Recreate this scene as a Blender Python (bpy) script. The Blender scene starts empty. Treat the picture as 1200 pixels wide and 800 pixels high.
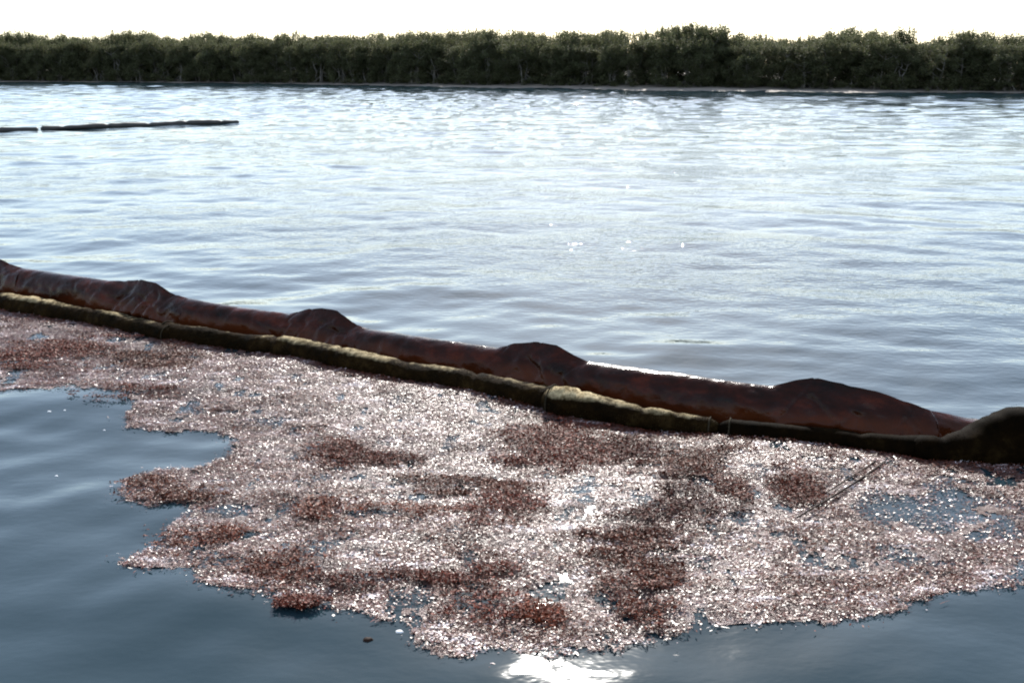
import bpy, math, random
import numpy as np
from mathutils import Vector, Matrix

random.seed(7)
RNG = np.random.default_rng(11)
scene = bpy.context.scene
col = scene.collection

# ------------------------------------------------------------------ camera
CAM_H = 2.5
F_PX = 1167.0                       # focal length in photograph pixels (1200 wide)
PITCH = math.atan((400 - 74) / F_PX)
cam_data = bpy.data.cameras.new('camera')
cam_data.sensor_width = 36.0
cam_data.lens = 36.0 * F_PX / 1200.0
cam_data.clip_start = 0.05
cam_data.clip_end = 8000
cam = bpy.data.objects.new('camera', cam_data)
col.objects.link(cam)
cam.location = (0, 0, CAM_H)
cam.rotation_euler = (math.pi / 2 - PITCH, 0, 0)
scene.camera = cam

# ------------------------------------------------------------------ sky, sun, exposure
SUN_EL = math.radians(33.2)
SUN_AZ = math.radians(5.5)          # clockwise from +Y
world = bpy.data.worlds.new('World')
scene.world = world
world.use_nodes = True
wn = world.node_tree.nodes
wl = world.node_tree.links
bg = wn['Background']
sky = wn.new('ShaderNodeTexSky')
sky.sky_type = 'NISHITA'
sky.sun_disc = False
sky.sun_elevation = SUN_EL
sky.sun_rotation = SUN_AZ
sky.air_density = 1.0
sky.dust_density = 0.45
sky.ozone_density = 1.5
veil = wn.new('ShaderNodeMix')                # thin even cloud veil over the blue
veil.data_type = 'RGBA'
veil.inputs[0].default_value = 0.36
veil.inputs[7].default_value = (4.0, 4.25, 4.35, 1)
wl.new(sky.outputs[0], veil.inputs[6])
wl.new(veil.outputs[2], bg.inputs[0])
bg.inputs[1].default_value = 0.13

sun_data = bpy.data.lights.new('sun', 'SUN')
sun_data.energy = 4.0
sun_data.angle = math.radians(0.5)
sun_data.color = (1.0, 0.95, 0.88)
sun = bpy.data.objects.new('sun', sun_data)
col.objects.link(sun)
sd = Vector((math.sin(SUN_AZ) * math.cos(SUN_EL), math.cos(SUN_AZ) * math.cos(SUN_EL), math.sin(SUN_EL)))
sun.rotation_euler = (-sd).to_track_quat('-Z', 'Y').to_euler()

scene.view_settings.view_transform = 'Standard'
scene.view_settings.look = 'None'
scene.view_settings.exposure = 1.17
scene.view_settings.gamma = 1.0
scene.render.engine = 'CYCLES'
scene.cycles.caustics_reflective = False
scene.cycles.caustics_refractive = False
scene.cycles.max_bounces = 6
scene.cycles.use_denoising = True
scene.cycles.pixel_filter_type = 'BLACKMAN_HARRIS'
scene.cycles.filter_width = 2.0

# ------------------------------------------------------------------ helpers
CP, SP = math.cos(PITCH), math.sin(PITCH)


def on_level(u, v, z=0.0):
    """World point at height z that the photograph shows at (u, v)."""
    a = (u - 600) / F_PX
    b = (400 - v) / F_PX
    dx, dy, dz = a, CP + b * SP, -SP + b * CP
    t = (z - CAM_H) / dz
    return np.array([dx * t, dy * t, z])


def project(p):
    x, y, z = p[0], p[1], p[2] - CAM_H
    fwd = y * CP - z * SP
    up = y * SP + z * CP
    return 600 + F_PX * x / fwd, 400 - F_PX * up / fwd


def _hash(ix, iy, seed):
    h = (ix.astype(np.int64) * 374761393 + iy.astype(np.int64) * 668265263 + seed * 1442695041) & 0xFFFFFFFF
    h = ((h ^ (h >> 13)) * 1274126177) & 0xFFFFFFFF
    h = h ^ (h >> 16)
    return (h & 0xFFFFFF) / float(0xFFFFFF)


def vnoise(x, y, seed=0):
    ix, iy = np.floor(x), np.floor(y)
    fx, fy = x - ix, y - iy
    fx = fx * fx * (3 - 2 * fx)
    fy = fy * fy * (3 - 2 * fy)
    a = _hash(ix, iy, seed); b = _hash(ix + 1, iy, seed)
    c = _hash(ix, iy + 1, seed); d = _hash(ix + 1, iy + 1, seed)
    return (a * (1 - fx) + b * fx) * (1 - fy) + (c * (1 - fx) + d * fx) * fy


def fbm(x, y, seed=0, octaves=4):
    s = 0; amp = 0.5; tot = 0
    for o in range(octaves):
        s = s + amp * vnoise(x * 2 ** o, y * 2 ** o, seed + o * 17)
        tot += amp
        amp *= 0.5
    return s / tot


def mesh_np(name, verts, faces, smooth=True):
    """verts (n,3), faces (m,k) all with k corners."""
    verts = np.asarray(verts, dtype=np.float32)
    faces = np.asarray(faces, dtype=np.int32)
    m, k = faces.shape
    me = bpy.data.meshes.new(name)
    me.vertices.add(len(verts))
    me.vertices.foreach_set('co', verts.ravel())
    me.loops.add(m * k)
    me.loops.foreach_set('vertex_index', faces.ravel())
    me.polygons.add(m)
    me.polygons.foreach_set('loop_start', np.arange(0, m * k, k, dtype=np.int32))
    me.polygons.foreach_set('loop_total', np.full(m, k, dtype=np.int32))
    me.polygons.foreach_set('use_smooth', np.full(m, smooth, dtype=bool))
    me.update(calc_edges=True)
    me.validate()
    return me


def link(name, me, mat=None, parent=None):
    o = bpy.data.objects.new(name, me)
    col.objects.link(o)
    if mat is not None and me is not None and len(me.materials) == 0:
        me.materials.append(mat)
    if parent is not None:
        o.parent = parent
    return o


def tag(o, label=None, cat=None, group=None, kind=None):
    if label: o['label'] = label
    if cat: o['category'] = cat
    if group: o['group'] = group
    if kind: o['kind'] = kind
    return o


def empty(name, loc):
    o = bpy.data.objects.new(name, None)
    o.empty_display_size = 0.2
    o.location = loc
    col.objects.link(o)
    return o


def material(name):
    m = bpy.data.materials.new(name)
    m.use_nodes = True
    nt = m.node_tree
    return m, nt.nodes, nt.links, nt.nodes['Principled BSDF']


def ramp(nodes, stops):
    r = nodes.new('ShaderNodeValToRGB')
    e = r.color_ramp.elements
    e[0].position, e[0].color = stops[0][0], (*stops[0][1], 1)
    e[1].position, e[1].color = stops[-1][0], (*stops[-1][1], 1)
    for p, c in stops[1:-1]:
        k = e.new(p)
        k.color = (*c, 1)
    return r


def noise_node(nodes, links, scale, detail=4, rough=0.55, stretch=None, coord='Object'):
    tc = nodes.new('ShaderNodeTexCoord')
    n = nodes.new('ShaderNodeTexNoise')
    n.inputs['Scale'].default_value = scale
    n.inputs['Detail'].default_value = detail
    n.inputs['Roughness'].default_value = rough
    if stretch:
        mp = nodes.new('ShaderNodeMapping')
        mp.inputs['Scale'].default_value = stretch
        links.new(tc.outputs[coord], mp.inputs[0])
        links.new(mp.outputs[0], n.inputs['Vector'])
    else:
        links.new(tc.outputs[coord], n.inputs['Vector'])
    return n


# ------------------------------------------------------------------ materials
def mat_water():
    m, N, L, p = material('water')
    p.inputs['Base Color'].default_value = (0.014, 0.029, 0.037, 1)
    p.inputs['Roughness'].default_value = 0.045
    p.inputs['IOR'].default_value = 1.33
    n1 = noise_node(N, L, 2.2, 3, 0.5, (0.55, 1.0, 1.0))
    n2 = noise_node(N, L, 15.0, 2, 0.5, (0.6, 1.0, 1.0))
    # ripples are livelier in gusts
    g = noise_node(N, L, 0.12, 2, 0.5, (0.5, 1.0, 1.0))
    gr = N.new('ShaderNodeMapRange')
    gr.inputs[1].default_value = 0.35; gr.inputs[2].default_value = 0.65
    gr.inputs[3].default_value = 0.35; gr.inputs[4].default_value = 1.0
    L.new(g.outputs[0], gr.inputs[0])
    b1 = N.new('ShaderNodeBump'); b1.inputs['Distance'].default_value = 0.024
    b2 = N.new('ShaderNodeBump'); b2.inputs['Distance'].default_value = 0.012
    at = N.new('ShaderNodeAttribute'); at.attribute_name = 'chop'
    mul = N.new('ShaderNodeMath'); mul.operation = 'MULTIPLY'
    L.new(at.outputs['Fac'], mul.inputs[0]); L.new(gr.outputs[0], mul.inputs[1])
    L.new(mul.outputs[0], b1.inputs['Strength']); L.new(mul.outputs[0], b2.inputs['Strength'])
    L.new(n1.outputs[0], b1.inputs['Height'])
    L.new(n2.outputs[0], b2.inputs['Height'])
    L.new(b1.outputs[0], b2.inputs['Normal'])
    L.new(b2.outputs[0], p.inputs['Normal'])
    return m


def mat_weed(name, stops, rough, bump=0.0, spec=0.5, tint=None):
    m, N, L, p = material(name)
    geo = N.new('ShaderNodeNewGeometry')
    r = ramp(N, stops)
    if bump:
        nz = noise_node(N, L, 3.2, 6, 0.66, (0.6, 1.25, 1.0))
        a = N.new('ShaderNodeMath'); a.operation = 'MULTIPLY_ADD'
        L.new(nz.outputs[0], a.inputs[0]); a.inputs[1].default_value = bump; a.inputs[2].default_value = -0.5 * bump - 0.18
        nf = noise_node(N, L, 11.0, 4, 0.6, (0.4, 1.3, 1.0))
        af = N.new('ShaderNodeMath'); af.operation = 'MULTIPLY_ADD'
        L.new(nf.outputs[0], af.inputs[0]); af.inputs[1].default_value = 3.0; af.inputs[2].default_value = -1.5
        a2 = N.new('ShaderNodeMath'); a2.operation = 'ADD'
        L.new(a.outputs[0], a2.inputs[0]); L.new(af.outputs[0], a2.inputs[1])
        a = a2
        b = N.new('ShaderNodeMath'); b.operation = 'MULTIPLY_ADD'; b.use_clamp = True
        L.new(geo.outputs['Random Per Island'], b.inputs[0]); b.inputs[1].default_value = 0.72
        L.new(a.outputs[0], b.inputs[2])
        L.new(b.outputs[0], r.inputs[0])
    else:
        L.new(geo.outputs['Random Per Island'], r.inputs[0])
    if tint:
        oi = N.new('ShaderNodeObjectInfo')
        tr_ = ramp(N, tint)
        L.new(oi.outputs['Random'], tr_.inputs[0])
        mu = N.new('ShaderNodeMix'); mu.data_type = 'RGBA'; mu.blend_type = 'MULTIPLY'; mu.inputs[0].default_value = 1.0
        L.new(r.outputs[0], mu.inputs[6]); L.new(tr_.outputs[0], mu.inputs[7])
        L.new(mu.outputs[2], p.inputs['Base Color'])
    else:
        L.new(r.outputs[0], p.inputs['Base Color'])
    p.inputs['Roughness'].default_value = rough
    p.inputs['IOR'].default_value = 1.40
    p.inputs['Specular IOR Level'].default_value = spec
    return m


def mat_scum():
    m, N, L, p = material('scum_film')
    n = noise_node(N, L, 7.0, 8, 0.75, (0.6, 1.2, 1))
    r = ramp(N, [(0.36, (0.035, 0.010, 0.006)), (0.50, (0.085, 0.038, 0.029)), (0.68, (0.22, 0.17, 0.17))])
    L.new(n.outputs[0], r.inputs[0]); L.new(r.outputs[0], p.inputs['Base Color'])
    p.inputs['Roughness'].default_value = 0.32
    n3 = noise_node(N, L, 48.0, 4, 0.7, (0.7, 1.2, 1))
    b = N.new('ShaderNodeBump'); b.inputs['Distance'].default_value = 0.020; b.inputs['Strength'].default_value = 0.9
    L.new(n3.outputs[0], b.inputs['Height']); L.new(b.outputs[0], p.inputs['Normal'])
    return m


def mat_fabric():
    m, N, L, p = material('oily_red_boom_fabric')
    n = noise_node(N, L, 3.0, 6, 0.65, (1.0, 1.0, 2.2))
    r = ramp(N, [(0.32, (0.005, 0.002, 0.001)), (0.52, (0.025, 0.005, 0.0025)), (0.76, (0.095, 0.017, 0.007))])
    L.new(n.outputs[0], r.inputs[0])
    # orange-brown tone, ragged by noise, along the lower part of the fabric
    tc = N.new('ShaderNodeTexCoord'); sx = N.new('ShaderNodeSeparateXYZ'); L.new(tc.outputs['Object'], sx.inputs[0])
    nn = noise_node(N, L, 1.6, 4)
    ad = N.new('ShaderNodeMath'); ad.operation = 'MULTIPLY_ADD'; ad.inputs[1].default_value = 0.22; L.new(nn.outputs[0], ad.inputs[0]); L.new(sx.outputs[2], ad.inputs[2])
    sm = N.new('ShaderNodeMapRange'); sm.inputs[1].default_value = 0.30; sm.inputs[2].default_value = 0.20; sm.inputs[3].default_value = 0.0; sm.inputs[4].default_value = 0.8
    L.new(ad.outputs[0], sm.inputs[0])
    mc = N.new('ShaderNodeMix'); mc.data_type = 'RGBA'
    L.new(sm.outputs[0], mc.inputs[0]); L.new(r.outputs[0], mc.inputs[6]); mc.inputs[7].default_value = (0.080, 0.020, 0.006, 1)
    L.new(mc.outputs[2], p.inputs['Base Color'])
    n2 = noise_node(N, L, 9.0, 3)
    mr = N.new('ShaderNodeMapRange')
    mr.inputs[3].default_value = 0.12; mr.inputs[4].default_value = 0.28
    L.new(n2.outputs[0], mr.inputs[0]); L.new(mr.outputs[0], p.inputs['Roughness'])
    p.inputs['Specular IOR Level'].default_value = 0.13
    n3 = noise_node(N, L, 26.0, 4, 0.6, (1, 1, 1))
    b = N.new('ShaderNodeBump'); b.inputs['Distance'].default_value = 0.01; b.inputs['Strength'].default_value = 0.5
    L.new(n3.outputs[0], b.inputs['Height']); L.new(b.outputs[0], p.inputs['Normal'])
    return m


def mat_sorbent(name, painted_lit_z, dark=1.0):
    m, N, L, p = material(name)
    n = noise_node(N, L, 5.0, 6, 0.7)
    r = ramp(N, [(p_, tuple(c * dark for c in c_)) for p_, c_ in [(0.32, (0.004, 0.003, 0.0012)), (0.55, (0.019, 0.010, 0.003)), (0.78, (0.075, 0.046, 0.016))]])
    L.new(n.outputs[0], r.inputs[0])
    L.new(r.outputs[0], p.inputs['Base Color'])
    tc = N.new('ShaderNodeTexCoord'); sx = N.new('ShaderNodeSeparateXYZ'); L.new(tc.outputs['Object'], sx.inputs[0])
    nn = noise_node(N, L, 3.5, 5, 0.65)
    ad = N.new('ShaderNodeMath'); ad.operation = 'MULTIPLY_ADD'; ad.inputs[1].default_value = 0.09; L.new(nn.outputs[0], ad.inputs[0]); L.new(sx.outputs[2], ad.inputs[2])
    sm = N.new('ShaderNodeMapRange'); sm.inputs[1].default_value = painted_lit_z; sm.inputs[2].default_value = painted_lit_z + 0.035  # sunlit top of the sleeve painted in as pale colour above this height
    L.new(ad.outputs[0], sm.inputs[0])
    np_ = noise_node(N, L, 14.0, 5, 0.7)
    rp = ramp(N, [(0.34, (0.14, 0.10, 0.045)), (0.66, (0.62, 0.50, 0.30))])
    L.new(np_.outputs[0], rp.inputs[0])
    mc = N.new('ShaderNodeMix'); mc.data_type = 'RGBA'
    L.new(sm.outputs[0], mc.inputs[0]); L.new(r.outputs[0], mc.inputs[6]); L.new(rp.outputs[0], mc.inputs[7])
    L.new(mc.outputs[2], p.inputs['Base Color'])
    p.inputs['Roughness'].default_value = 0.7
    p.inputs['Specular IOR Level'].default_value = 0.02 if dark > 0.3 else 0.012
    n3 = noise_node(N, L, 70.0, 4, 0.7)
    b = N.new('ShaderNodeBump'); b.inputs['Distance'].default_value = 0.012; b.inputs['Strength'].default_value = 0.9 if dark > 0.3 else 0.15
    L.new(n3.outputs[0], b.inputs['Height']); L.new(b.outputs[0], p.inputs['Normal'])
    return m


def mat_plain(name, colr, rough=0.7, var=0.4, scale=4.0, spec=0.5):
    m, N, L, p = material(name)
    n = noise_node(N, L, scale, 5, 0.6)
    lo = tuple(c * (1 - var) for c in colr); hi = tuple(c * (1 + var) for c in colr)
    r = ramp(N, [(0.3, lo), (0.7, hi)])
    L.new(n.outputs[0], r.inputs[0]); L.new(r.outputs[0], p.inputs['Base Color'])
    p.inputs['Roughness'].default_value = rough
    p.inputs['Specular IOR Level'].default_value = spec
    return m


def mat_leaf():
    m, N, L, p = material('mangrove_leaves')
    geo = N.new('ShaderNodeNewGeometry')
    r = ramp(N, [(0.0, (0.055, 0.064, 0.030)), (0.5, (0.098, 0.108, 0.050)), (0.9, (0.12, 0.12, 0.065)), (1.0, (0.15, 0.125, 0.09))])
    L.new(geo.outputs['Random Per Island'], r.inputs[0])
    L.new(r.outputs[0], p.inputs['Base Color'])
    p.inputs['Roughness'].default_value = 0.75
    p.inputs['Specular IOR Level'].default_value = 0.2
    t = N.new('ShaderNodeBsdfTranslucent')
    L.new(r.outputs[0], t.inputs[0])
    mx = N.new('ShaderNodeMixShader'); mx.inputs[0].default_value = 0.45
    out = N['Material Output']
    L.new(p.outputs[0], mx.inputs[1]); L.new(t.outputs[0], mx.inputs[2])
    L.new(mx.outputs[0], out.inputs[0])
    return m


M_WATER = mat_water()
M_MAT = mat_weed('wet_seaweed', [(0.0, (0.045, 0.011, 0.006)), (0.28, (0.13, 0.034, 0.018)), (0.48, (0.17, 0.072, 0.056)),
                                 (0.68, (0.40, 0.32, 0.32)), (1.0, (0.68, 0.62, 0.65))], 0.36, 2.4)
M_CLUMP = mat_weed('brown_seaweed', [(0.0, (0.024, 0.006, 0.003)), (0.5, (0.090, 0.018, 0.007)), (0.87, (0.18, 0.042, 0.016)),
                                     (1.0, (0.36, 0.24, 0.21))], 0.55, 0, 0.22, [(0.0, (0.5, 0.45, 0.45)), (0.35, (1.0, 0.7, 0.62)), (0.65, (0.8, 0.85, 0.8)), (1.0, (1.3, 1.1, 0.9))])
M_STREAK = mat_weed('brown_weed_streaks', [(0.0, (0.024, 0.006, 0.003)), (0.5, (0.075, 0.018, 0.008)), (0.88, (0.15, 0.045, 0.024)), (1.0, (0.36, 0.28, 0.27))], 0.5, 0, 0.2)
M_SCUM = mat_scum()
M_FABRIC = mat_fabric()
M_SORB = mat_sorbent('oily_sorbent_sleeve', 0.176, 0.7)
M_SORB_PAINTED_SUN = mat_sorbent('painted_sunlit_sorbent_sleeve', 0.156, 0.6)  # starts lower, so more of the sleeve carries the painted sunlight
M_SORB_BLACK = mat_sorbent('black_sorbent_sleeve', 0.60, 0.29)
M_FIBRE = mat_plain('sorbent_fibre', (0.04, 0.029, 0.012), 0.9, 0.8, 6.0, 0.08)
M_FIBRE_BLACK = mat_plain('oily_black_fibre', (0.006, 0.004, 0.002), 0.9, 0.6, 6.0, 0.03)
M_ROPE = mat_plain('boom_rope', (0.03, 0.024, 0.015), 0.8, 0.5, 20.0, 0.05)
M_LEAF = mat_leaf()
M_BARK = mat_plain('mangrove_bark', (0.19, 0.17, 0.15), 0.85, 0.45, 3.0)
M_MUD = mat_plain('shore_mud', (0.17, 0.145, 0.12), 0.85, 0.5, 0.6)
M_FARBOOM = mat_plain('dark_boom_cover', (0.030, 0.027, 0.024), 0.55, 0.5, 2.0)
M_REED = mat_plain('dead_reed', (0.018, 0.009, 0.006), 0.7, 0.4, 10.0, 0.1)
M_FOAM = mat_plain('foam', (0.75, 0.75, 0.76), 0.6, 0.1, 30.0)

# ------------------------------------------------------------------ boom lines on the water
# sorbent boom seen in the photograph: u, v of its middle, apparent thickness
SORB = np.array([
    (-170, 330, 25), (-60, 346, 26), (0, 355, 27), (60, 365, 26), (120, 376, 25), (180, 388, 25), (240, 396, 25), (300, 404, 26),
    (360, 414, 29), (420, 427, 31), (480, 438, 31), (540, 448, 31), (600, 460, 31), (650, 471, 31),
    (700, 481, 30), (760, 492, 28), (840, 502, 25), (920, 510, 27), (1000, 518, 29), (1060, 525, 34),
    (1100, 529, 40), (1140, 526, 54), (1190, 519, 82), (1240, 522, 92), (1300, 535, 92), (1400, 560, 70)], dtype=float)


def catmull(P, n_per=14):
    out = []
    n = len(P)
    for i in range(n - 1):
        p0 = P[max(i - 1, 0)]; p1 = P[i]; p2 = P[i + 1]; p3 = P[min(i + 2, n - 1)]
        for k in range(n_per):
            t = k / n_per
            out.append(0.5 * ((2 * p1) + (-p0 + p2) * t + (2 * p0 - 5 * p1 + 4 * p2 - p3) * t * t + (-p0 + 3 * p1 - 3 * p2 + p3) * t ** 3))
    out.append(P[-1])
    return np.array(out)


SD = catmull(SORB, 20)
_pts = []
for u, v, th in SD:
    c = on_level(u, v, 0.035)
    depth = c[1] * CP - (c[2] - CAM_H) * SP
    r = 0.5 * th * depth / F_PX
    zc = 0.035 if th < 36 else 0.035 + (r - 0.09) * 0.35
    c = on_level(u, v, zc)
    _pts.append((c[0], c[1], c[2], r, u))
SPATH = np.array(_pts)
# ground line of the boom, used to tell the open water from the sheltered side
order = np.argsort(SPATH[:, 0])
BX, BY = SPATH[order, 0], SPATH[order, 1]


def boom_y(x):
    return np.interp(x, BX, BY)


# ------------------------------------------------------------------ water
_wr = np.random.default_rng(5)
WAVES = []
for i in range(70):
    lam = 0.35 * (4.2 / 0.35) ** _wr.random()
    th = math.radians(90 + _wr.normal(6, 36))
    k = 2 * math.pi / lam
    WAVES.append((k * math.cos(th), k * math.sin(th), _wr.random() * 6.283, lam))


def chop(x, y):
    """0 on the sheltered side of the boom, 1 out in the open."""
    d = y - boom_y(x)
    t = np.clip((d - 0.1) / 7.0, 0, 1)
    t = t * t * (3 - 2 * t)
    return t


def height(x, y):
    c = chop(x, y)
    gust = 0.55 + 0.9 * fbm(x * 0.10, y * 0.16, 31, 3)
    lt = np.clip((y - 20) / 60, 0, 1)
    lively = 1 + 1.6 * lt * lt * (3 - 2 * lt)
    z = np.zeros_like(x)
    for kx, ky, ph, lam in WAVES:
        a_open = 0.0014 * lam ** 0.9
        a_calm = 0.0013 * lam ** 0.9 if lam > 0.7 else 0.0008
        a_mid = a_calm
        z += (a_calm + (a_open * lively - a_mid) * c) * np.sin(kx * x + ky * y + ph)
    return z * gust


def build_water():
    xs = list(np.arange(-7.0, 7.001, 0.055))
    s = 0.055
    x = 7.0
    right = []
    while x < 2500:
        s *= 1.028 if x < 90 else 1.3
        x += s
        right.append(x)
    xs = [-a for a in reversed(right)] + xs + right
    ys = []
    y = -2.0
    while y < 150:
        ys.append(y)
        y += 0.036 if y < 9 else max(0.036, 0.005 * y)
    st = 1.0
    back = []
    yy = -2.0
    while yy > -1500:
        st *= 1.6
        yy -= st
        back.append(yy)
    fwd = []
    while y < 3500:
        fwd.append(y)
        st2 = 1 + (y - 150) * 0.4
        y += st2
    ys = list(reversed(back)) + ys + fwd
    X, Y = np.meshgrid(np.array(xs), np.array(ys))
    Xf, Yf = X.ravel(), Y.ravel()
    Z = height(Xf, Yf)
    far = np.clip((np.hypot(Xf, Yf) - 170) / 100, 0, 1)
    Z *= 1 - far
    C = chop(Xf, Yf)
    ny, nx = X.shape
    idx = np.arange(nx * ny).reshape(ny, nx)
    f = np.stack([idx[:-1, :-1], idx[:-1, 1:], idx[1:, 1:], idx[1:, :-1]], -1).reshape(-1, 4)
    me = mesh_np('water', np.stack([Xf, Yf, Z], 1), f)
    a = me.attributes.new('chop', 'FLOAT', 'POINT')
    a.data.foreach_set('value', (0.26 + 0.74 * C).astype(np.float32))
    o = link('water', me, M_WATER)
    tag(o, kind='structure')
    print('water faces', len(f))


build_water()

# ------------------------------------------------------------------ far shore
SHORE = [(-700, 110), (-160, 95.5), (0, 96), (200, 97), (420, 100), (600, 103), (800, 105.5), (1000, 107.5), (1200, 109.5), (1360, 111.5), (1900, 119)]
SH = np.array([on_level(u, v)[:2] if -200 <= u <= 1400 else (0, 0) for u, v in SHORE])
SH[0] = SH[1] + (-420, 60)
SH[-1] = SH[-2] + (330, -60)


def shore_y(x):
    return np.interp(x, SH[:, 0], SH[:, 1])


def build_shore():
    xs = np.concatenate([[-3000, -1500, -700], np.arange(-400, 400.1, 1.0), [700, 1500, 3000]])
    offs = np.array([-3.0, -1.2, -0.4, 0.0, 0.8, 1.6, 3, 6, 12, 25, 60, 150, 500, 1500, 3000.])
    hz = np.array([-1.2, -0.30, -0.06, 0.0, 0.09, 0.17, 0.27, 0.40, 0.5, 0.55, 0.6, 0.6, 0.6, 0.6, 0.6])
    V = []
    for j, off in enumerate(offs):
        wob = (fbm(xs * 0.11, xs * 0 + 3.3, 5, 4) - 0.5) * 4.0 * (off < 20)
        z = hz[j] + (fbm(xs * 0.5, xs * 0 + off, 9, 3) - 0.5) * 0.16 * (-1 < off < 40)
        u = 600 + F_PX * xs / 110.0
        bank = np.interp(u, [300, 450, 900, 1050], [0.35, 1.0, 1.0, 0.5])
        z = np.where(z > 0, z * bank, z)
        flat = np.interp(u, [330, 470, 560, 640, 930, 1000], [0, 2.0, 4.0, 2.0, 4.5, 0]) + 5.0 * (fbm(xs * 0.2, xs * 0, 77, 3) - .5)
        V.append(np.stack([xs, shore_y(xs) + off + wob * 0.3 - np.maximum(flat, 0) * (off < 1), z], 1))
    V = np.array(V)
    ny, nx = V.shape[:2]
    idx = np.arange(nx * ny).reshape(ny, nx)
    f = np.stack([idx[:-1, :-1], idx[:-1, 1:], idx[1:, 1:], idx[1:, :-1]], -1).reshape(-1, 4)
    o = link('shore', mesh_np('shore', V.reshape(-1, 3), f), M_MUD)
    tag(o, kind='structure')


build_shore()


# ------------------------------------------------------------------ mangrove trees
def tube_mesh(paths, nseg=6):
    """paths: list of (points (n,3), radii (n,)). One mesh of tapered tubes."""
    V = []; Fc = []
    base = 0
    for P, R in paths:
        P = np.asarray(P, float)
        n = len(P)
        T = np.gradient(P, axis=0)
        T /= np.linalg.norm(T, axis=1)[:, None] + 1e-9
        ref = np.array([0.31, 0.17, 0.93]) if abs(T[0][2]) < 0.8 else np.array([0.93, 0.3, 0.1])
        A = np.cross(T, ref); A /= np.linalg.norm(A, axis=1)[:, None]
        B = np.cross(T, A)
        for i in range(n):
            for k in range(nseg):
                an = 2 * math.pi * k / nseg
                V.append(P[i] + R[i] * (math.cos(an) * A[i] + math.sin(an) * B[i]))
        for i in range(n - 1):
            for k in range(nseg):
                k2 = (k + 1) % nseg
                Fc.append((base + i * nseg + k, base + i * nseg + k2, base + (i + 1) * nseg + k2, base + (i + 1) * nseg + k))
        base += n * nseg
    return np.array(V), np.array(Fc)


def tree_variant(seed, H, W):
    r = np.random.default_rng(seed)
    paths = []
    tips = []
    ns = r.integers(3, 6)
    for s in range(ns):
        a = r.random() * 6.283
        bx, by = r.normal(0, 0.35), r.normal(0, 0.35)
        top = np.array([bx + math.cos(a) * W * 0.28 * r.random(), by + math.sin(a) * W * 0.28 * r.random(), H * r.uniform(0.6, 0.88)])
        n = 7
        P = np.array([np.array([bx, by, -0.2]) * (1 - t) + top * t + np.array([r.normal(0, .10), r.normal(0, .10), 0]) * (0 < t < 1) for t in np.linspace(0, 1, n)])
        R = np.linspace(0.085, 0.025, n) * r.uniform(0.8, 1.2)
        paths.append((P, R)); tips.append(P[-1])
        for b in range(5):
            i = r.integers(2, n - 1)
            aa = r.random() * 6.283
            L = W * r.uniform(0.2, 0.42)
            e = P[i] + np.array([math.cos(aa) * L, math.sin(aa) * L, L * r.uniform(0.3, 1.1)])
            mid = (P[i] + e) / 2 + np.array([0, 0, -0.05])
            paths.append((np.array([P[i], mid, e]), np.array([0.035, 0.025, 0.012])))
            tips.append(e); tips.append(mid * 0.4 + e * 0.6)
    # arching prop roots
    for k in range(r.integers(7, 12)):
        a = r.random() * 6.283
        d = r.uniform(0.5, W * 0.42)
        z0 = r.uniform(0.5, 1.3)
        P = [np.array([math.cos(a) * d * t, math.sin(a) * d * t, z0 * (1 - t * t) - 0.35 * t]) for t in np.linspace(0, 1, 5)]
        paths.append((np.array(P), np.full(5, 0.028)))
    tv, tf = tube_mesh(paths, 5)
    # crown: leaf sprays round the branch tips plus upright shoots
    cl = []
    for t in tips:
        cl.append((t, r.uniform(0.35, 0.75)))
    for k in range(46):
        a = r.random() * 6.283; rad = W * 0.5 * math.sqrt(r.random()); z = H * r.uniform(0.10, 0.95)
        rad *= (1.0 - 0.45 * (z / H) ** 2)
        cl.append((np.array([math.cos(a) * rad, math.sin(a) * rad, z]), r.uniform(0.35, 0.8)))
    for k in range(18):                       # low growth round the stems
        a = r.random() * 6.283; rad = W * 0.5 * math.sqrt(r.random())
        cl.append((np.array([math.cos(a) * rad, math.sin(a) * rad, r.uniform(0.1, 0.9)]), r.uniform(0.25, 0.5)))
    C = []
    for c, s in cl:
        n = int(110 * s / 0.5)
        q = r.normal(0, 1, (n, 3)); q /= np.linalg.norm(q, axis=1)[:, None]
        q *= (r.random(n) ** 0.45)[:, None] * s * np.array([1, 1, 0.85])
        C.append(c + q)
    for k in range(44):                       # shoots above the crown
        a = r.random() * 6.283; rad = W * 0.42 * math.sqrt(r.random())
        z0 = H * r.uniform(0.78, 0.9); hh = H * r.uniform(0.08, 0.22)
        n = 20
        t = r.random(n)
        C.append(np.stack([math.cos(a) * rad + r.normal(0, .08, n) * (1.1 - t), math.sin(a) * rad + r.normal(0, .08, n) * (1.1 - t), z0 + hh * t], 1))
    C = np.concatenate(C)
    C = C[C[:, 2] > -0.1]
    n = len(C)
    up = r.normal(0, 1, (n, 3)); up[:, 2] = np.abs(up[:, 2]) + 0.4
    up /= np.linalg.norm(up, axis=1)[:, None]
    ref = r.normal(0, 1, (n, 3))
    A = np.cross(up, ref); A /= np.linalg.norm(A, axis=1)[:, None]
    B = np.cross(up, A)
    l = r.uniform(0.05, 0.12, n)[:, None]; w = r.uniform(0.03, 0.06, n)[:, None]
    V = np.stack([C - A * l, C + B * w - A * l * .1, C + A * l, C - B * w - A * l * .1], 1).reshape(-1, 3)
    F = np.arange(4 * n).reshape(n, 4)
    return mesh_np('trunk', tv, tf), mesh_np('crown', V, F, False)


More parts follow.
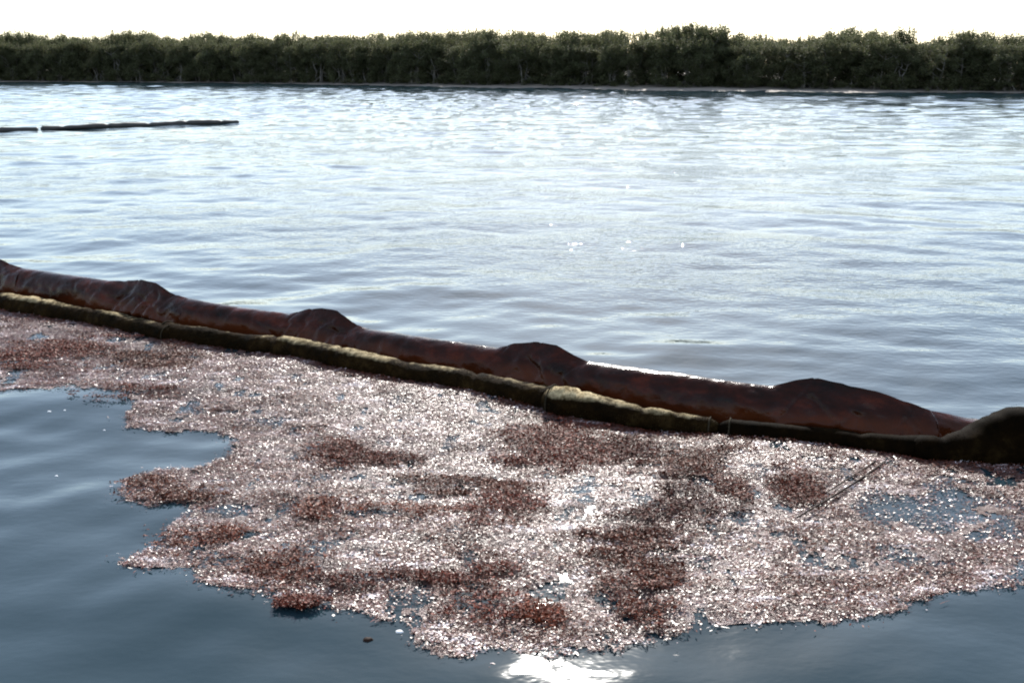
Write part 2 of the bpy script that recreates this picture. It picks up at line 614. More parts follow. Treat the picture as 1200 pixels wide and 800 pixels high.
VAR = []
for i, (H, W) in enumerate([(5.2, 4.2), (5.6, 3.8), (4.8, 4.4), (6.0, 4.0), (5.3, 3.4), (5.0, 4.8), (5.8, 4.4)]):
    tm, cm = tree_variant(100 + i, H, W)
    tm.materials.append(M_BARK); cm.materials.append(M_LEAF)
    VAR.append((tm, cm, H))


def place_tree(x, y, z, vi, sc, rz, label, group):
    tm, cm, H = VAR[vi]
    t = empty('mangrove_tree', (x, y, z))
    t.rotation_euler = (0, 0, rz)
    t.scale = (sc[0], sc[0], sc[1])
    tag(t, label, 'tree', group)
    link('trunk', tm, None, t)
    link('crown', cm, None, t)
    return t


def target_h(x):
    """height of the belt along the shore"""
    y = shore_y(x)
    u, _ = project((x, y, 0))
    tops = np.interp(u, [-200, 0, 130, 300, 420, 560, 680, 760, 820, 880, 960, 1080, 1130, 1200, 1400],
                     [42, 42, 41, 43, 43, 39, 40, 41, 33, 44, 40, 38, 45, 43, 42])
    depth = y + 6
    return CAM_H + (74 - tops) / F_PX * depth * 1.03


tr = random.Random(3)
L_FRONT = 'mangrove tree with bare trunks and arching roots at the far water edge'
L_MID = 'bushy olive green mangrove tree inside the belt behind the waterside trees'
L_BACK = 'dark mangrove tree at the back of the far shore belt'
for row, (off, step, lab, grp) in enumerate([(3.4, 2.1, L_FRONT, 'mangroves at the far water edge'),
                                             (6.6, 2.5, L_MID, 'mangroves inside the far shore belt'),
                                             (10.4, 2.8, L_BACK, 'mangroves at the back of the far shore belt'),
                                             (15.0, 3.2, L_BACK, 'mangroves at the back of the far shore belt')]):
    x = -84.0
    while x < 76:
        xx = x + tr.uniform(-.7, .7)
        h = target_h(xx)
        f = (0.84, 0.97, 1.0, 1.0)[row] * (tr.uniform(0.88, 1.0) if tr.random() < 0.72 else tr.uniform(1.0, 1.08))
        vi = tr.randrange(len(VAR))
        H = VAR[vi][2]
        sz = h * f / (H * 1.07)
        sx = tr.uniform(0.85, 1.15)
        lab2 = lab
        place_tree(xx, shore_y(xx) + off + tr.uniform(-.8, .9), 0.15, vi, (sx, sz), tr.uniform(0, 6.28), lab2, grp)
        x += step


def special(u, v_top, off, vi, w, lab):
    x = float(on_level(u, 104)[0])
    y = float(shore_y(x)) + off
    h = CAM_H + (74 - v_top) / F_PX * y
    place_tree(x, y, 0.15, vi, (w, h / (VAR[vi][2] * 1.07)), u * 0.1, lab, None)


special(828, 32, 6.5, 0, 1.15, 'tall rounded dark mangrove rising above its neighbours')
special(1074, 36, 4.5, 3, 1.05, 'tall mangrove with spiky upright shoots standing above the belt')
special(565, 35, 5.0, 6, 1.05, 'slender taller mangrove topping the even part of the belt')

# ------------------------------------------------------------------ containment boom (red fabric, floats and standing folds)
# path: just behind the sorbent boom
def arc(P):
    d = np.linalg.norm(np.diff(P[:, :2], axis=0), axis=1)
    return np.concatenate([[0], np.cumsum(d)])


T2 = np.gradient(SPATH[:, :2], axis=0)
T2 /= np.linalg.norm(T2, axis=1)[:, None]
NRM = np.stack([-T2[:, 1], T2[:, 0]], 1)
NRM[NRM[:, 1] < 0] *= -1
R_S = np.minimum(SPATH[:, 3], 0.10)
RED = SPATH[:, :2] + NRM * (R_S + 0.145 + 0.11)[:, None]
# smooth the line
for _ in range(30):
    RED[1:-1] = 0.25 * RED[:-2] + 0.5 * RED[1:-1] + 0.25 * RED[2:]
RS = arc(RED)
# u of each path point for the profile look-up
RU = np.array([project((p[0], p[1], 0.3))[0] for p in RED])
# outline of the boom's top edge in the photograph (u, v), with 1 where the fabric stands up as a fold
TOP = np.array([(-150, 293, 0), (-60, 299, 0), (-45, 300, .5), (-25, 297, 1), (0, 303, 1), (12, 309, 0.6), (30, 315, 0), (80, 322, 0), (128, 329, 0.1),
                (150, 329, .9), (166, 328, 1), (184, 331, 1), (200, 343, .7), (222, 350, 0), (280, 360, 0), (338, 368, 0.1),
                (362, 362, .9), (378, 361, 1), (396, 364, 1), (412, 377, .8), (428, 385, 0), (500, 396, 0), (582, 408, 0.1),
                (602, 402, .9), (626, 400, 1), (652, 404, 1), (672, 416, .8), (692, 424, 0), (790, 437, 0), (904, 452, 0.1),
                (930, 446, .9), (952, 442, 1), (985, 449, 1), (1030, 460, .9), (1075, 474, .6), (1120, 486, .3), (1150, 492, 0),
                (1200, 496, 0), (1290, 510, 0)], dtype=float)
TZ = []
for u, v, pk in TOP:
    # height of the vertical plane through the path where the ray at (u, v) meets it
    b = (400 - v) / F_PX
    i = np.searchsorted(RU, u)
    i = min(max(i, 1), len(RU) - 1)
    w = (u - RU[i - 1]) / (RU[i] - RU[i - 1] + 1e-9)
    y = RED[i - 1, 1] * (1 - w) + RED[i, 1] * w
    z = CAM_H + y * (-SP + b * CP) / (CP + b * SP)
    TZ.append(z)
TZ = np.array(TZ)
TS = np.interp(TOP[:, 0], RU, RS)
print('top z', TZ.round(2), 'x', RED[0], RED[-1])


def loft_boom(s0, s1, name, parent, step=0.02, folds=False, seed=0):
    n = max(8, int((s1 - s0) / step))
    S = np.linspace(s0, s1, n)
    X = np.interp(S, RS, RED[:, 0]); Y = np.interp(S, RS, RED[:, 1])
    tx = np.gradient(X); ty = np.gradient(Y)
    ln = np.hypot(tx, ty); tx /= ln; ty /= ln
    nx, ny = -ty, tx                           # pointing away from the camera
    sg = np.where(ny < 0, -1, 1); nx *= sg; ny *= sg
    zt = np.interp(S, TS, TZ)
    pk = np.interp(S, TS, TOP[:, 2])
    K = 64
    th = np.arange(K) / K * 2 * math.pi
    V = np.zeros((n, K, 3))
    zb = -0.16
    for k in range(K):
        c, s_ = math.cos(th[k]), math.sin(th[k])
        zc = (zt + zb) / 2; hz = (zt - zb) / 2
        wr = 0.155
        # round float section
        ur = wr * c; zr = zc + hz * s_
        # standing fold: narrow tent with a sharp crest
        sh = abs(c) + abs(s_)
        up_ = 0.15 * c / sh * (1.25 if s_ < 0 else 1.0); zp = zc + hz * s_ / sh
        u_ = ur * (1 - pk) + up_ * pk
        z_ = zr * (1 - pk) + zp * pk
        # wrinkles: broad sags plus gathers running down from the folds
        wob = (fbm(S * 3.0 + 11 * seed, np.full_like(S, th[k] * 1.3), 40 + seed, 3) - 0.5) * 0.028
        gather = (vnoise(S * 13 + 1.5 * math.sin(th[k] * 2 + seed), np.full_like(S, th[k] * 0.6), 44 + seed) - 0.5) * 0.036 * np.clip(pk + 0.25, 0, 1) * (0.4 + 0.6 * abs(c))
        sag = (fbm(S * 9.0, np.full_like(S, th[k] * 3), 60 + seed, 2) - 0.5) * 0.012
        crease = -0.020 * np.clip(1 - np.abs(vnoise(S * 7 + th[k] * 1.1, S * 2.0 - th[k] * 0.9, 55 + seed) - 0.5) * 9, 0, 1) * (0.45 + 0.55 * pk)
        seam = 0.009 * math.exp(-(((th[k] - math.radians(196)) / 0.06) ** 2))
        d = wob + gather + sag + crease + seam
        zfree = 1.0 if s_ < 0.8 else 0.35
        u_ = u_ + d * c
        z_ = z_ + d * s_ * zfree
        V[:, k, 0] = X + nx * u_
        V[:, k, 1] = Y + ny * u_
        V[:, k, 2] = z_
    idx = np.arange(n * K).reshape(n, K)
    f = np.stack([idx[:-1], np.roll(idx, -1, 1)[:-1], np.roll(idx, -1, 1)[1:], idx[1:]], -1).reshape(-1, 4)
    me = mesh_np(name, V.reshape(-1, 3) - np.array(parent.location), f)
    if folds:                                  # crisp crest
        es = np.zeros(len(me.edges), bool)
        ev = np.zeros(len(me.edges) * 2, np.int32); me.edges.foreach_get('vertices', ev); ev = ev.reshape(-1, 2)
        es = (ev[:, 0] % K == K // 4) & (ev[:, 1] % K == K // 4)
        at = me.attributes.new('sharp_edge', 'BOOLEAN', 'EDGE'); at.data.foreach_set('value', es)
    return link(name, me, M_FABRIC, parent)


mid = RED[len(RED) // 2]
boom = empty('containment_boom', (mid[0], mid[1], 0.0))
tag(boom, 'oil stained dark red fabric containment boom with raised folds, floating across the water', 'boom')
FOLDS = [(-45, 30), (128, 222), (338, 428), (582, 692), (904, 1150)]
cuts = []
sA = np.interp(-150, RU, RS)
for k, (ua, ub) in enumerate(FOLDS):
    a = np.interp(ua, RU, RS); b = np.interp(ub, RU, RS)
    loft_boom(sA - 0.012, a + 0.012, 'float_section', boom, seed=k)
    loft_boom(a, b, 'standing_fold', boom, folds=True, step=0.012, seed=k)
    sA = b
loft_boom(sA - 0.012, np.interp(1290, RU, RS), 'float_section', boom, seed=9)


# ------------------------------------------------------------------ sorbent booms (fuzzy olive sleeves) in front of it
def sorbent(u0, u1, label, ends=(True, True), seed=0, off=(0.0, 0.0), bulge=None, parts=True, mat=None):
    us = SPATH[:, 4]
    n = max(40, int(np.interp(u1, us, arc(SPATH)) * 60 - np.interp(u0, us, arc(SPATH)) * 60))
    S = arc(SPATH)
    s = np.linspace(np.interp(u0, us, S), np.interp(u1, us, S), n)
    P = np.stack([np.interp(s, S, SPATH[:, i]) for i in range(3)], 1)
    R = np.interp(s, S, SPATH[:, 3])
    # stepping sideways where one sleeve end laps the next
    t = np.linspace(0, 1, n)
    lap0 = np.clip(1 - (s - s[0]) / 0.5, 0, 1) ** 2; lap1 = np.clip(1 - (s[-1] - s) / 0.5, 0, 1) ** 2
    P[:, 1] += off[0] * lap0 + off[1] * lap1
    P[:, 2] += 0.012 * (vnoise(s * 2.2, s * 0, 70 + seed) - 0.5) * 2
    R = R * (1 + 0.16 * (fbm(s * 2.6, s * 0 + seed, 80 + seed, 3) - 0.5) * 2)
    if bulge is not None:
        ub, amt, wid = bulge
        sb = np.interp(ub, us, S)
        R = R * (1 + amt * np.exp(-((s - sb) / wid) ** 2))
    if ends[0]: R = R * np.sqrt(np.clip((s - s[0]) / 0.10, 0.03, 1))
    if ends[1]: R = R * np.sqrt(np.clip((s[-1] - s) / 0.10, 0.03, 1))
    for q in (0.28, 0.55, 0.79):              # pinched where the netting is gathered
        sq = s[0] + (s[-1] - s[0]) * (q + 0.05 * math.sin(seed * 3 + q * 9))
        R = R * (1 - 0.16 * np.exp(-((s - sq) / 0.035) ** 2))
    loc = P[n // 2].copy(); loc[2] = 0
    root = empty('sorbent_boom', loc)
    tag(root, label, 'boom', None)
    T = np.gradient(P, axis=0); T /= np.linalg.norm(T, axis=1)[:, None]
    A = np.cross(T, np.array([0, 0, 1.])); A /= np.linalg.norm(A, axis=1)[:, None]
    B = np.cross(A, T)
    K = 28
    V = np.zeros((n, K, 3))
    for k in range(K):
        an = 2 * math.pi * k / K
        d = 1 + 0.20 * (fbm(s * 7, np.full_like(s, an * 1.4), 90 + seed, 4) - 0.5) + 0.10 * (vnoise(s * 30, np.full_like(s, an * 4), 95 + seed) - 0.5)
        if mat == M_SORB_BLACK:               # twisted folds in the swollen end
            d = 1 + (d - 1) * 0.5 + 0.07 * np.sin(an * 3 + s * 9.0) * np.clip((R - 0.11) / 0.06, 0, 1)
        V[:, k] = P + (R * d)[:, None] * (math.cos(an) * A + math.sin(an) * B)
    idx = np.arange(n * K).reshape(n, K)
    f = np.stack([idx[:-1], idx[1:], np.roll(idx, -1, 1)[1:], np.roll(idx, -1, 1)[:-1]], -1).reshape(-1, 4)
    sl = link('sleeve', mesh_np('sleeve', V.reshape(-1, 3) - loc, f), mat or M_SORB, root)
    # loose fibres and weed stuck to the sleeve
    r = np.random.default_rng(200 + seed)
    m = int((2600 if mat != M_SORB_BLACK else 700) * (s[-1] - s[0]))
    i = r.integers(1, n - 1, m); an = r.uniform(-0.6, math.pi + 0.3, m)
    dirv = np.cos(an)[:, None] * A[i] + np.sin(an)[:, None] * B[i]
    C = P[i] + dirv * (R[i] * 0.99)[:, None]
    out = dirv * r.uniform(0.1, 0.8, m)[:, None] + r.normal(0, 0.5, (m, 3)); out /= np.linalg.norm(out, axis=1)[:, None]
    L = r.uniform(0.004, 0.013, m)[:, None]
    sd_ = np.cross(out, r.normal(0, 1, (m, 3))); sd_ /= np.linalg.norm(sd_, axis=1)[:, None]
    w = 0.0016
    FV = np.stack([C - sd_ * w, C + sd_ * w, C + out * L], 1).reshape(-1, 3) - loc
    fo = link('fibre_fuzz', mesh_np('fibre_fuzz', FV, np.arange(3 * m).reshape(m, 3), False), M_FIBRE_BLACK if mat == M_SORB_BLACK else M_FIBRE, root)
    fo['kind'] = 'stuff'
    # tie cords
    if parts:
        L0 = s[-1] - s[0]
        ties = [s[0] + 0.09, s[-1] - 0.09] + []
        for q in ties:
            j = int(np.clip(np.searchsorted(s, q), 1, n - 2))
            ring = []
            for k in range(21):
                an_ = 2 * math.pi * k / 20
                ring.append(P[j] + (R[j] * 1.05 + 0.003) * (math.cos(an_) * A[j] + math.sin(an_) * B[j]))
            tv, tf = tube_mesh([(np.array(ring), np.full(21, 0.006))], 5)
            link('tie_cord', mesh_np('tie_cord', tv - loc, tf), M_ROPE, root)
    return root


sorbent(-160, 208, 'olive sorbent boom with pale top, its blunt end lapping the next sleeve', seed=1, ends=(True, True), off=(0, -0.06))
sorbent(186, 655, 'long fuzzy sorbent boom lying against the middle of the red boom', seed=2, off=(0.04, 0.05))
sorbent(634, 846, 'short sorbent boom with a swollen pale end, tied between two longer sleeves', seed=3, off=(-0.03, 0.0), bulge=(676, 0.28, 0.24), mat=M_SORB_PAINTED_SUN)
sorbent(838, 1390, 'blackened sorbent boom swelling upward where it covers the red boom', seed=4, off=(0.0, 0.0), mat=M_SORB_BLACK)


# ------------------------------------------------------------------ distant booms
def far_boom(u0, v0, u1, v1, label, seed):
    a = on_level(u0, v0); b = on_level(u1, v1)
    n = 120
    t = np.linspace(0, 1, n)
    P = a[None] * (1 - t)[:, None] + b[None] * t[:, None]
    L = np.linalg.norm(b - a)
    P[:, 1] += 1.6 * (fbm(t * L * 0.22, t * 0, seed, 2) - 0.5) * np.sin(t * math.pi)
    R = 0.11 * (1 + 0.6 * (fbm(t * L * 0.9, t * 0, seed + 3, 3) - 0.5) * 2)
    cell = (t * L / 1.6) % 1
    R *= 1 - 0.35 * np.exp(-((cell - 0.5) / 0.05) ** 2)
    R[0] *= 0.4; R[-1] *= 0.4
    P[:, 2] += 0.05 + 0.07 * (fbm(t * L * 0.5, t * 0 + 4, seed + 8, 3) - 0.4)
    loc = (a + b) / 2
    root = empty('distant_boom', loc)
    tag(root, label, 'boom')
    tv, tf = tube_mesh([(P, R)], 14)
    link('cover', mesh_np('cover', tv - loc, tf), M_FARBOOM, root)
    SK = []
    for i in range(n):
        SK.append(P[i] + (0, 0, -0.05)); SK.append(P[i] + (0, 0.02, -0.35))
    f = np.array([(2 * i, 2 * i + 2, 2 * i + 3, 2 * i + 1) for i in range(n - 1)])
    link('skirt', mesh_np('skirt', np.array(SK) - loc, f), M_FARBOOM, root)


far_boom(-90, 157, 45, 153.5, 'short dark boom length adrift behind a small gap in open water', 300)
far_boom(48, 153, 280, 144.5, 'long thin dark boom floating alone in open water before the mangroves', 310)


# ------------------------------------------------------------------ floating seaweed mat
EDGE_PX = [(-260, 440), (-120, 452), (0, 457), (60, 457), (110, 459), (150, 462), (168, 475), (142, 490), (152, 502), (200, 503), (250, 502), (268, 515),
           (262, 530), (240, 545), (190, 550), (152, 560), (133, 572), (135, 588), (160, 594), (220, 596), (240, 605), (205, 615), (180, 625),
           (192, 640), (150, 650), (145, 660), (185, 668), (220, 680), (226, 692), (290, 705), (345, 714), (360, 722), (420, 720), (470, 735),
           (490, 750), (515, 764), (560, 769), (610, 764), (640, 768), (680, 760), (720, 755), (770, 748), (820, 746), (860, 735), (900, 733),
           (960, 727), (1000, 725), (1030, 718), (1060, 720), (1100, 705), (1150, 697), (1175, 698), (1200, 692), (1300, 688), (1420, 690)]
poly = [on_level(u, v)[:2] for u, v in EDGE_PX]
bm_ = [(x, y) for x, y in zip(SPATH[::-8, 0], SPATH[::-8, 1])]
poly = np.array(poly + bm_)


def inside(px, py, poly):
    res = np.zeros(len(px), bool)
    n = len(poly)
    j = n - 1
    for i in range(n):
        xi, yi = poly[i]; xj, yj = poly[j]
        c = ((yi > py) != (yj > py)) & (px < (xj - xi) * (py - yi) / (yj - yi + 1e-12) + xi)
        res ^= c
        j = i
    return res


# brown clumps: centre and half sizes as seen in the photograph
CLUMPS = [
    (190, 418, 46, 9, 'reddish brown seaweed clump close to the lapped sleeve end'),
    (55, 412, 52, 13, 'loose brown seaweed clump beside the pale topped sorbent boom'),
    (385, 522, 38, 13, 'grey green weed patch in the paler part of the mat'),
    (520, 558, 52, 15, 'dark oval seaweed clump in the middle of the mat'),
    (648, 527, 66, 24, 'broad red brown seaweed clump close under the sorbent boom'),
    (448, 601, 66, 11, 'long narrow strip of brown seaweed in the mat'),
    (585, 598, 40, 17, 'amber brown seaweed clump beside the long narrow strip'),
    (560, 704, 52, 22, 'dark brown seaweed heap near the glaring water edge'),
    (618, 573, 34, 8, 'thin dark red seaweed streak above the amber clump'),
    (335, 666, 40, 12, 'dark seaweed clump near the tip of the mat'),
    (232, 632, 42, 9, 'thin seaweed clump on the ragged open water edge'),
    (205, 576, 52, 10, 'seaweed clump on the lobe reaching into calm water'),
    (440, 682, 44, 11, 'ragged seaweed clump beside the dark heap'),
    (830, 541, 52, 13, 'brown seaweed clump close under the tied sleeve'),
    (852, 572, 18, 11, 'small round seaweed clump between larger brown clumps'),
    (930, 566, 24, 22, 'upright looking brown seaweed clump beside the reed stems'),
    (775, 612, 66, 16, 'wide broken seaweed clump in the sparkling mat'),
    (735, 655, 46, 26, 'thick maroon seaweed clump below the wide broken clump'),
    (745, 694, 44, 22, 'maroon seaweed clump near the bright outer edge'),
    (470, 530, 56, 10, 'slanting reddish seaweed streak leading to the boom'),
    (740, 522, 32, 12, 'grey brown seaweed clump under the swollen pale sleeve'),
    (800, 578, 26, 14, 'small maroon seaweed clump under the tied sleeve'),
    (360, 714, 24, 7, 'little brown seaweed clump on the outer rim'),
    (632, 716, 26, 13, 'small seaweed clump beside the dark brown heap'),
    (150, 466, 40, 7, 'brown seaweed fringe along the calm water notch'),
]

CL_W = []
for (u, v, a, b, lab) in CLUMPS:
    c = on_level(u, v); e = on_level(u + a, v); f = on_level(u, v - b); g = on_level(u, v + b)
    CL_W.append((c[0], c[1], abs(e[0] - c[0]), 0.5 * abs(f[1] - g[1])))

# thinner places where water shows: u, v, half sizes, how thin
POOLS = [(1110, 600, 110, 34, 0.72), (690, 578, 34, 14, 0.75), (1080, 650, 60, 14, 0.4), (410, 640, 40, 8, 0.5),
         (270, 600, 40, 8, 0.55), (662, 762, 55, 8, 0.6), (480, 580, 30, 6, 0.5), (1150, 560, 60, 10, 0.5)]
PO_W = []
for (u, v, a, b, k) in POOLS:
    c = on_level(u, v); e = on_level(u + a, v); f = on_level(u, v - b); g = on_level(u, v + b)
    PO_W.append((c[0], c[1], abs(e[0] - c[0]), 0.5 * abs(f[1] - g[1]), k))


def flakes(C, n, r, lmin, lmax, aspect, tilt, bend, yaw=None, flat=False):
    """n bent leaf strips (two quads each) at centres C."""
    if yaw is None:
        yaw = r.uniform(0, 2 * math.pi, n)
    l = (lmin + (lmax - lmin) * r.random(n) ** 2)
    w = l * r.uniform(aspect[0], aspect[1], n)
    ax = r.normal(0, tilt, n); ay = r.normal(0, tilt, n)
    nrm = np.stack([np.tan(np.clip(ax, -1.3, 1.3)), np.tan(np.clip(ay, -1.3, 1.3)), np.ones(n)], 1)
    nrm /= np.linalg.norm(nrm, axis=1)[:, None]
    A = np.stack([np.cos(yaw), np.sin(yaw), np.zeros(n)], 1)
    A -= nrm * np.sum(A * nrm, 1)[:, None]; A /= np.linalg.norm(A, axis=1)[:, None]
    B = np.cross(nrm, A)
    bz = nrm * (l * r.normal(0, bend, n))[:, None]
    la = A * (l / 2)[:, None]; wb = B * (w / 2)[:, None]
    if flat:
        V = np.stack([C - la - wb * .3, C - la * .2 + wb, C + la + wb * .3, C + la * .3 - wb], 1).reshape(-1, 3)
        return V, np.arange(4 * n).reshape(n, 4)
    V = np.stack([C - la - wb * .45 + bz, C - la + wb * .45 + bz, C - wb, C + wb, C + la - wb * .3 + bz, C + la + wb * .3 + bz], 1).reshape(-1, 3)
    b = np.arange(n)[:, None] * 6
    F = np.concatenate([b + np.array([0, 2, 3, 1]), b + np.array([2, 4, 5, 3])], 1).reshape(-1, 4)
    return V, F


def build_mat():
    r = np.random.default_rng(21)
    lo = poly.min(0); hi = poly.max(0)
    N = 2600000
    x = r.uniform(max(lo[0], -7.5), min(hi[0], 5.2), N); y = r.uniform(lo[1], hi[1], N)
    # ragged outline
    wx = x + (fbm(x * 3.2, y * 3.2, 1, 4) - 0.5) * 0.22 + (fbm(x * 16, y * 16, 3, 2) - .5) * 0.10
    wy = y + (fbm(x * 3.2, y * 3.2, 2, 4) - 0.5) * 0.20 + (fbm(x * 16, y * 16, 4, 2) - .5) * 0.10
    ok = inside(wx, wy, poly) & (y < boom_y(x) + 0.02)
    x, y = x[ok], y[ok]
    area = ok.mean() * (min(hi[0], 5.2) - max(lo[0], -7.5)) * (hi[1] - lo[1])
    nz = fbm(x * 2.2, y * 1.5, 8, 4)
    fine = fbm(x * 9, y * 6, 12, 3)
    dens = np.clip((nz - 0.20) * 3.2, 0.5, 1.0) * np.clip((fine - 0.28) * 4.5, 0.2, 1)
    for (cx, cy, a, b, k) in PO_W:
        q = ((x - cx) / a) ** 2 + ((y - cy) / b) ** 2
        dens *= 1 - k * np.exp(-q * 0.9)
    for (cx, cy, a, b) in CL_W:
        dens *= 1 - 0.68 * np.exp(-(((x - cx) / a) ** 2 + ((y - cy) / b) ** 2) * 1.6)
    keep = r.random(len(x)) < dens
    x, y = x[keep], y[keep]
    MAXN = 355000
    if len(x) > MAXN:
        x, y = x[:MAXN], y[:MAXN]
    n = len(x)
    print('mat area', area, 'flakes', n)
    z = height(x, y) + 0.004 + 0.012 * r.random(n) * fbm(x * 5, y * 5, 15, 2) * 2
    # a few pieces have drifted off the raft's rim
    loose = r.random(n) < 0.07
    x = np.where(loose, x + r.normal(0, 0.07, n), x); y = np.where(loose, y + r.normal(0, 0.06, n), y)
    y = np.minimum(y, boom_y(x))
    C = np.stack([x, y, z], 1)
    n1, n2 = int(n * 0.64), int(n * 0.92)
    V1, F1 = flakes(C[:n1], n1, r, 0.007, 0.020, (0.3, 0.8), 0.20, 0.12, flat=True)
    V2, F2 = flakes(C[n1:n2], n2 - n1, r, 0.011, 0.034, (0.16, 0.45), 0.19, 0.14)
    # long strands lie along the drift
    V3, F3 = flakes(C[n2:], n - n2, r, 0.022, 0.075, (0.03, 0.08), 0.14, 0.05, r.normal(0.15, 0.55, n - n2))
    V = np.concatenate([V1, V2, V3])
    F = np.concatenate([F1, F2 + len(V1), F3 + len(V1) + len(V2)])
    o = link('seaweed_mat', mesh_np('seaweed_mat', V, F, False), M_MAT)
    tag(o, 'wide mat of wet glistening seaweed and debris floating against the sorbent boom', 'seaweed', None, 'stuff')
    # brown strands combed into streaks all through the raft
    bx, by_ = r.uniform(-7.0, 5.0, 900000), r.uniform(lo[1], hi[1], 900000)
    st = fbm(bx * 3.0 + by_ * 0.8, by_ * 8.5, 121, 4) + 0.35 * (fbm(bx * 1.1, by_ * 1.6, 131, 2) - 0.5)
    kp = inside(bx, by_ - 0.05, poly) & inside(bx, by_ + 0.03, poly) & (by_ < boom_y(bx) - 0.05) & (st > 0.535 + 0.10 * r.random(len(bx)))
    for (px_, py_, a_, b_, k_) in PO_W:
        kp &= ((bx - px_) / a_) ** 2 + ((by_ - py_) / b_) ** 2 > 0.8
    bx, by_ = bx[kp][:95000], by_[kp][:95000]
    nb = len(bx)
    print('brown strands', nb)
    bz = height(bx, by_) + 0.014 + 0.010 * r.random(nb)
    VB, FB = flakes(np.stack([bx, by_, bz], 1), nb, r, 0.008, 0.030, (0.14, 0.5), 0.32, 0.1, r.normal(0.1, 0.9, nb), flat=True)
    bo = link('brown_strands', mesh_np('brown_strands', VB, FB, False), M_STREAK, o)
    bo['kind'] = 'stuff'
    # scum film holding the pieces together
    g = 0.02
    gx = np.arange(-7.5, 5.2, g); gy = np.arange(lo[1], hi[1], g)
    X, Y = np.meshgrid(gx, gy)
    xf, yf = X.ravel(), Y.ravel()
    zf = height(xf, yf) + 0.003 + 0.013 * (fbm(xf * 22, yf * 34, 91, 3) - 0.45)
    cx_, cy_ = xf + g / 2, yf + g / 2
    wx = cx_ + (fbm(cx_ * 3.2, cy_ * 3.2, 1, 4) - 0.5) * 0.22 + (fbm(cx_ * 16, cy_ * 16, 3, 2) - .5) * 0.10
    wy = cy_ + (fbm(cx_ * 3.2, cy_ * 3.2, 2, 4) - 0.5) * 0.20 + (fbm(cx_ * 16, cy_ * 16, 4, 2) - .5) * 0.10
    ok = inside(wx, wy - 0.03, poly) & inside(wx, wy, poly) & (cy_ < boom_y(cx_))
    for (px_, py_, a_, b_, k_) in PO_W:
        ok &= ~((((cx_ - px_) / a_) ** 2 + ((cy_ - py_) / b_) ** 2 < 0.9) & (fbm(cx_ * 5, cy_ * 9, 93, 3) < 0.35 + 0.3 * k_))
    ok &= (fbm(cx_ * 9, cy_ * 6, 12, 3) > 0.31) & (fbm(cx_ * 4.5, cy_ * 8, 95, 4) > 0.32)
    ny, nx = X.shape
    idx = np.arange(nx * ny).reshape(ny, nx)
    okq = ok.reshape(ny, nx)[:-1, :-1]
    f = np.stack([idx[:-1, :-1], idx[:-1, 1:], idx[1:, 1:], idx[1:, :-1]], -1)[okq]
    used, inv = np.unique(f.ravel(), return_inverse=True)
    fo = link('scum_film', mesh_np('scum_film', np.stack([xf, yf, zf], 1)[used], inv.reshape(-1, 4)), M_SCUM, o)
    fo['kind'] = 'stuff'


build_mat()


def build_clumps():
    for i, ((u, v, a, b, lab), (cx, cy, ax, by)) in enumerate(zip(CLUMPS, CL_W)):
        r = np.random.default_rng(400 + i)
        n = int(min(11000, max(1500, 70000 * ax * by)))
        q = r.uniform(-1.8, 1.8, (n * 8, 2))
        wx = cx + q[:, 0] * ax
        wy = cy + q[:, 1] * by + q[:, 0] * by * 0.25 * math.sin(i * 2.1)
        rag = fbm(wx * 2.6, wy * 8.5, 50, 4) * 2.2 + fbm(wx * 13, wy * 30, 51, 2) * 0.8 - 1.5
        rr = (q ** 2).sum(1)
        ok = 0.60 - rr * 0.42 + rag * 1.7 > r.random(len(q)) * 1.2 - 0.12
        q, wx, wy = q[ok][:n], wx[ok][:n], wy[ok][:n]
        keep = wy < boom_y(wx) - 0.06
        q, wx, wy = q[keep], wx[keep], wy[keep]
        n = len(wx)
        g = np.exp(-(q ** 2).sum(1) * 1.1)
        z = 0.016 + height(wx, wy) + (0.012 + 0.03 * g * fbm(wx * 7, wy * 7, 33, 2)) * r.random(n) ** 0.7
        C = np.stack([wx, wy, z], 1)
        loc = np.array([cx, cy, 0.0])
        V, F = flakes(C - loc, n, r, 0.009, 0.031, (0.16, 0.55), 0.38, 0.2)
        o = link('seaweed_clump', mesh_np('seaweed_clump', V, F, False), M_CLUMP)
        o.location = loc
        tag(o, lab, 'seaweed', 'brown seaweed clumps in the floating mat')


build_clumps()


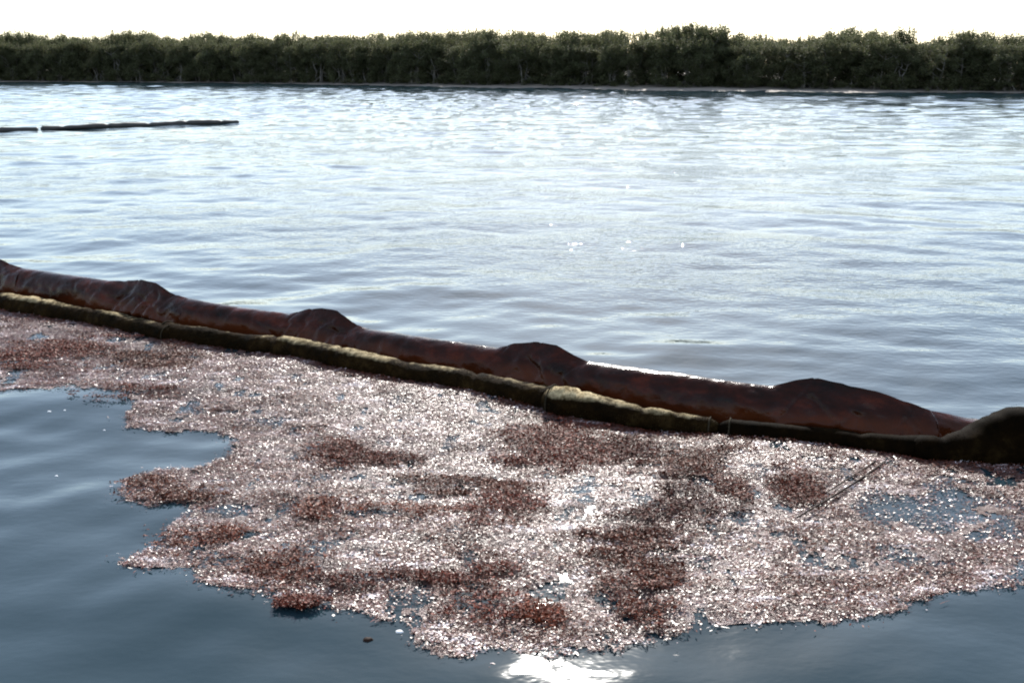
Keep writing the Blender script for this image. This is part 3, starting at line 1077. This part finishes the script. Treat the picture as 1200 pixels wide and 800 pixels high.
# ------------------------------------------------------------------ reed stems, leaf and foam
def stem(pts, rad, label):
    P = np.array([on_level(u, v, 0.03) for u, v in pts])
    P = catmull(P, 6)
    R = np.linspace(rad, rad * 0.6, len(P))
    loc = P[0].copy(); loc[2] = 0
    tv, tf = tube_mesh([(P, R)], 7)
    o = link('reed_stem', mesh_np('reed_stem', tv - loc, tf), M_REED)
    o.location = loc
    tag(o, label, 'stem')


stem([(1037, 541), (1010, 560), (975, 582), (934, 606)], 0.008, 'long dark reed stem slanting across the mat toward the boom')
stem([(1026, 540), (1000, 557), (968, 577)], 0.006, 'shorter reed stem lying alongside the long dark one')


def fleck(name, u, v, size, mat, label, cat, seed, group=None):
    r = np.random.default_rng(seed)
    c = on_level(u, v)
    n = 16
    c[2] = float(height(np.array([c[0]]), np.array([c[1]]))[0]) + 0.004
    ring = []
    top = []
    for k in range(n):
        an = 2 * math.pi * k / n
        rr = size * r.uniform(0.65, 1.1)
        ring.append((rr * math.cos(an), 0.55 * rr * math.sin(an), -0.006))
        top.append((0.7 * rr * math.cos(an), 0.38 * rr * math.sin(an), size * 0.10 * r.uniform(0.7, 1.4)))
    V = np.array(ring + top + [(0, 0, size * 0.13)])
    F = [(k, (k + 1) % n, n + (k + 1) % n) for k in range(n)] + [(k, n + (k + 1) % n, n + k) for k in range(n)] + [(n + k, n + (k + 1) % n, 2 * n) for k in range(n)]
    o = link(name, mesh_np(name, V, np.array(F)), mat)
    o.location = c
    tag(o, label, cat, group)


fleck('floating_leaf', 431, 750, 0.032, M_REED, 'dark curled leaf afloat in open water off the mat', 'leaf', 1)
for k, (u, v, s) in enumerate([(66, 555, 0.013), (58, 484, 0.016), (76, 483, 0.012), (122, 504, 0.010), (468, 741, 0.022)]):
    fleck('foam_fleck', u, v, s, M_FOAM, 'small white foam fleck drifting on the calm water', 'foam', 20 + k, 'foam flecks on the calm water')

print('objects', len(scene.objects), 'tris', sum(len(m.loops) - 2 * len(m.polygons) for m in bpy.data.meshes))
